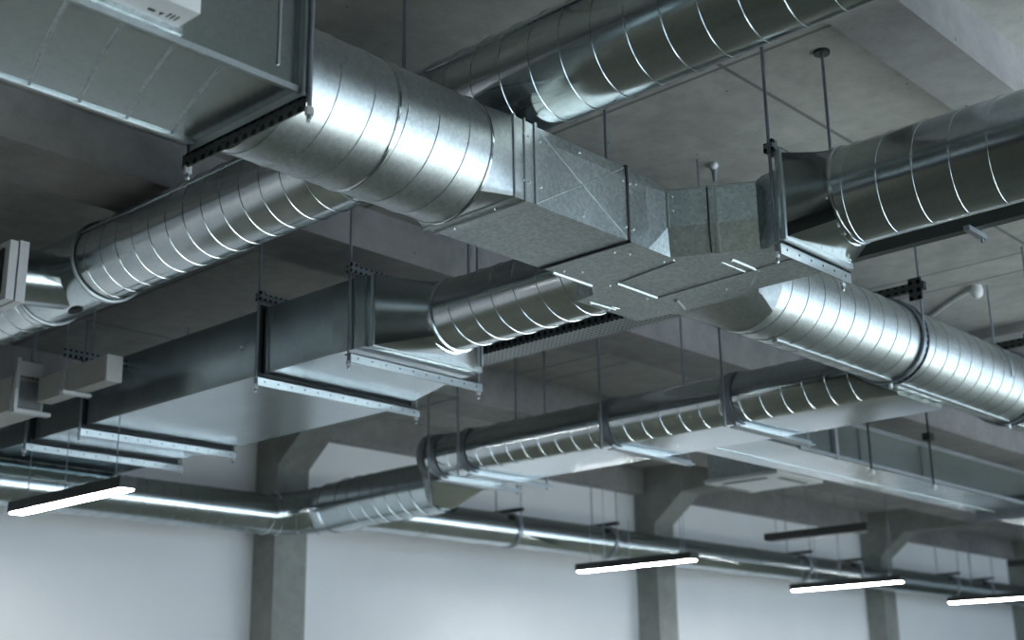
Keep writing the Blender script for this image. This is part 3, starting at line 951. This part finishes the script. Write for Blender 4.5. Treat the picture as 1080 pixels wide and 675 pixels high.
# ================================================================== small ceiling things
t = thing('smoke_detector', 'small white ceiling detector with a pale conduit at the right', 'detector', (4.84, 2.004, ZT))
m = MB(); m.tube([(4.84, 2.004, ZT), (4.84, 2.004, ZT - .02), (4.84, 2.004, ZT - .04), (4.84, 2.004, ZT - .05)], [.02, .024, .021, .01], 24); m.build('head', M['white'], t, smooth=40)
m = MB(); m.tube([(4.84, 2.02, ZT - .012), (4.90, 2.10, ZT - .008), (4.98, 2.20, ZT - .008), (5.1, 2.33, ZT - .008)], .007, 8); m.build('conduit', M['cord'], t, smooth=60)
t = thing('ceiling_anchor_rod', 'thin rod hanging from the white ceiling detector', 'rod', (4.90, 1.99, 1.2))
m = MB(); m.tube([(4.86, 1.97, 1.19), (4.86, 1.97, CZ(4.86, 1.97))], .0045, 6); m.build('threaded_rod', M['rod'], t)
t = thing('sprinkler_head', 'small pale fixture poking down behind the top of the central fitting', 'ceiling fixture', (3.13, 2.05, ZT))
m = MB(); m.tube([(3.13, 2.05, ZT), (3.13, 2.05, ZT - .02), (3.13, 2.05, ZT - .055)], [.016, .009, .006], 12); m.build('stem', M['rod'], t, smooth=40)
m = MB(); m.ball((3.115, 2.04, ZT - .008), .012, 10); m.build('cap', M['white'], t, smooth=60)
t = thing('ceiling_plate', 'round dark anchor plate on the ceiling above the right hand spiral duct', 'anchor', (2.722, 1.446, ZT))
m = MB(); m.tube([(2.722, 1.446, ZT), (2.722, 1.446, ZT - .008)], .02, 20); m.build('plate', M['blackmetal'], t, smooth=40)
for k, (x, y, z0, lab) in enumerate(((1.80, 1.97, 1.10, 'thin threaded rod behind the bright main duct at the top'), (2.51, 1.97, 1.18, 'thin threaded rod behind the central fitting'),
                                     (2.59, 2.552, 1.21, 'thin threaded rod above the short spiral duct'))):
    t = thing('threaded_rod', lab, 'rod', (x, y, z0), 'single ceiling rods')
    m = MB(); m.tube([(x, y, z0), (x, y, CZ(x, y))], .0045, 8); m.build('rod_shaft', M['rod'], t, smooth=60)
    m = MB(); m.tube([(x, y, ZT - .012), (x, y, CZ(x, y))], .009, 6); m.build('anchor_nut', M['rod'], t)

for o in bpy.data.objects:
    if '_o' in o: del o['_o']

# ================================================================== light
world = bpy.data.worlds.new('World'); SC.world = world
world.use_nodes = True
bg = world.node_tree.nodes['Background']
bg.inputs['Color'].default_value = (0.66, 0.83, 1.0, 1)
bg.inputs['Strength'].default_value = 1.45
for a, b2 in WIN:
    l = bpy.data.lights.new('window_daylight', 'AREA')
    l.shape = 'RECTANGLE'; l.size = S * (b2 - a); l.size_y = S * (WZ1 - WZ0)
    l.energy = 100; l.color = (0.82, 0.91, 1.0)
    l.cycles.is_portal = True
    o = bpy.data.objects.new('window_daylight', l); COL.objects.link(o)
    o.location = W(((a + b2) / 2, YF - .13, (WZ0 + WZ1) / 2))
    o.rotation_euler = (radians(90), 0, 0)

sun = bpy.data.lights.new('sun', 'SUN'); sun.energy = 26.0; sun.angle = radians(4); sun.color = (0.86, 0.94, 1.0)
so = bpy.data.objects.new('sun', sun); COL.objects.link(so); so.location = W((4, -6, 5))
so.rotation_euler = Vector((-0.52, 0.74, -0.55)).to_track_quat('-Z', 'Y').to_euler()

# ================================================================== camera
cam = bpy.data.cameras.new('camera'); co = bpy.data.objects.new('camera', cam); COL.objects.link(co)
cam.sensor_fit = 'HORIZONTAL'; cam.sensor_width = 36; cam.lens = 46.73
pitch, roll, yaw = radians(16.535), radians(-0.867), radians(42.638)
fw = Vector((cos(yaw) * cos(pitch), sin(yaw) * cos(pitch), sin(pitch)))
r = Vector((sin(yaw), -cos(yaw), 0)); u = r.cross(fw)
r2 = r * cos(roll) + u * sin(roll); u2 = -r * sin(roll) + u * cos(roll)
mw = Matrix((r2, u2, -fw)).transposed().to_4x4()
mw.translation = Vector(W((0, 0, 0)))
co.matrix_world = mw
cam.clip_end = 200
cam.dof.use_dof = True; cam.dof.focus_distance = 5.8; cam.dof.aperture_fstop = 2.0
SC.camera = co

SC.view_settings.view_transform = 'Standard'
SC.view_settings.look = 'None'
SC.view_settings.gamma = 1.0
SC.view_settings.use_curve_mapping = False
SC.view_settings.exposure = 1.58
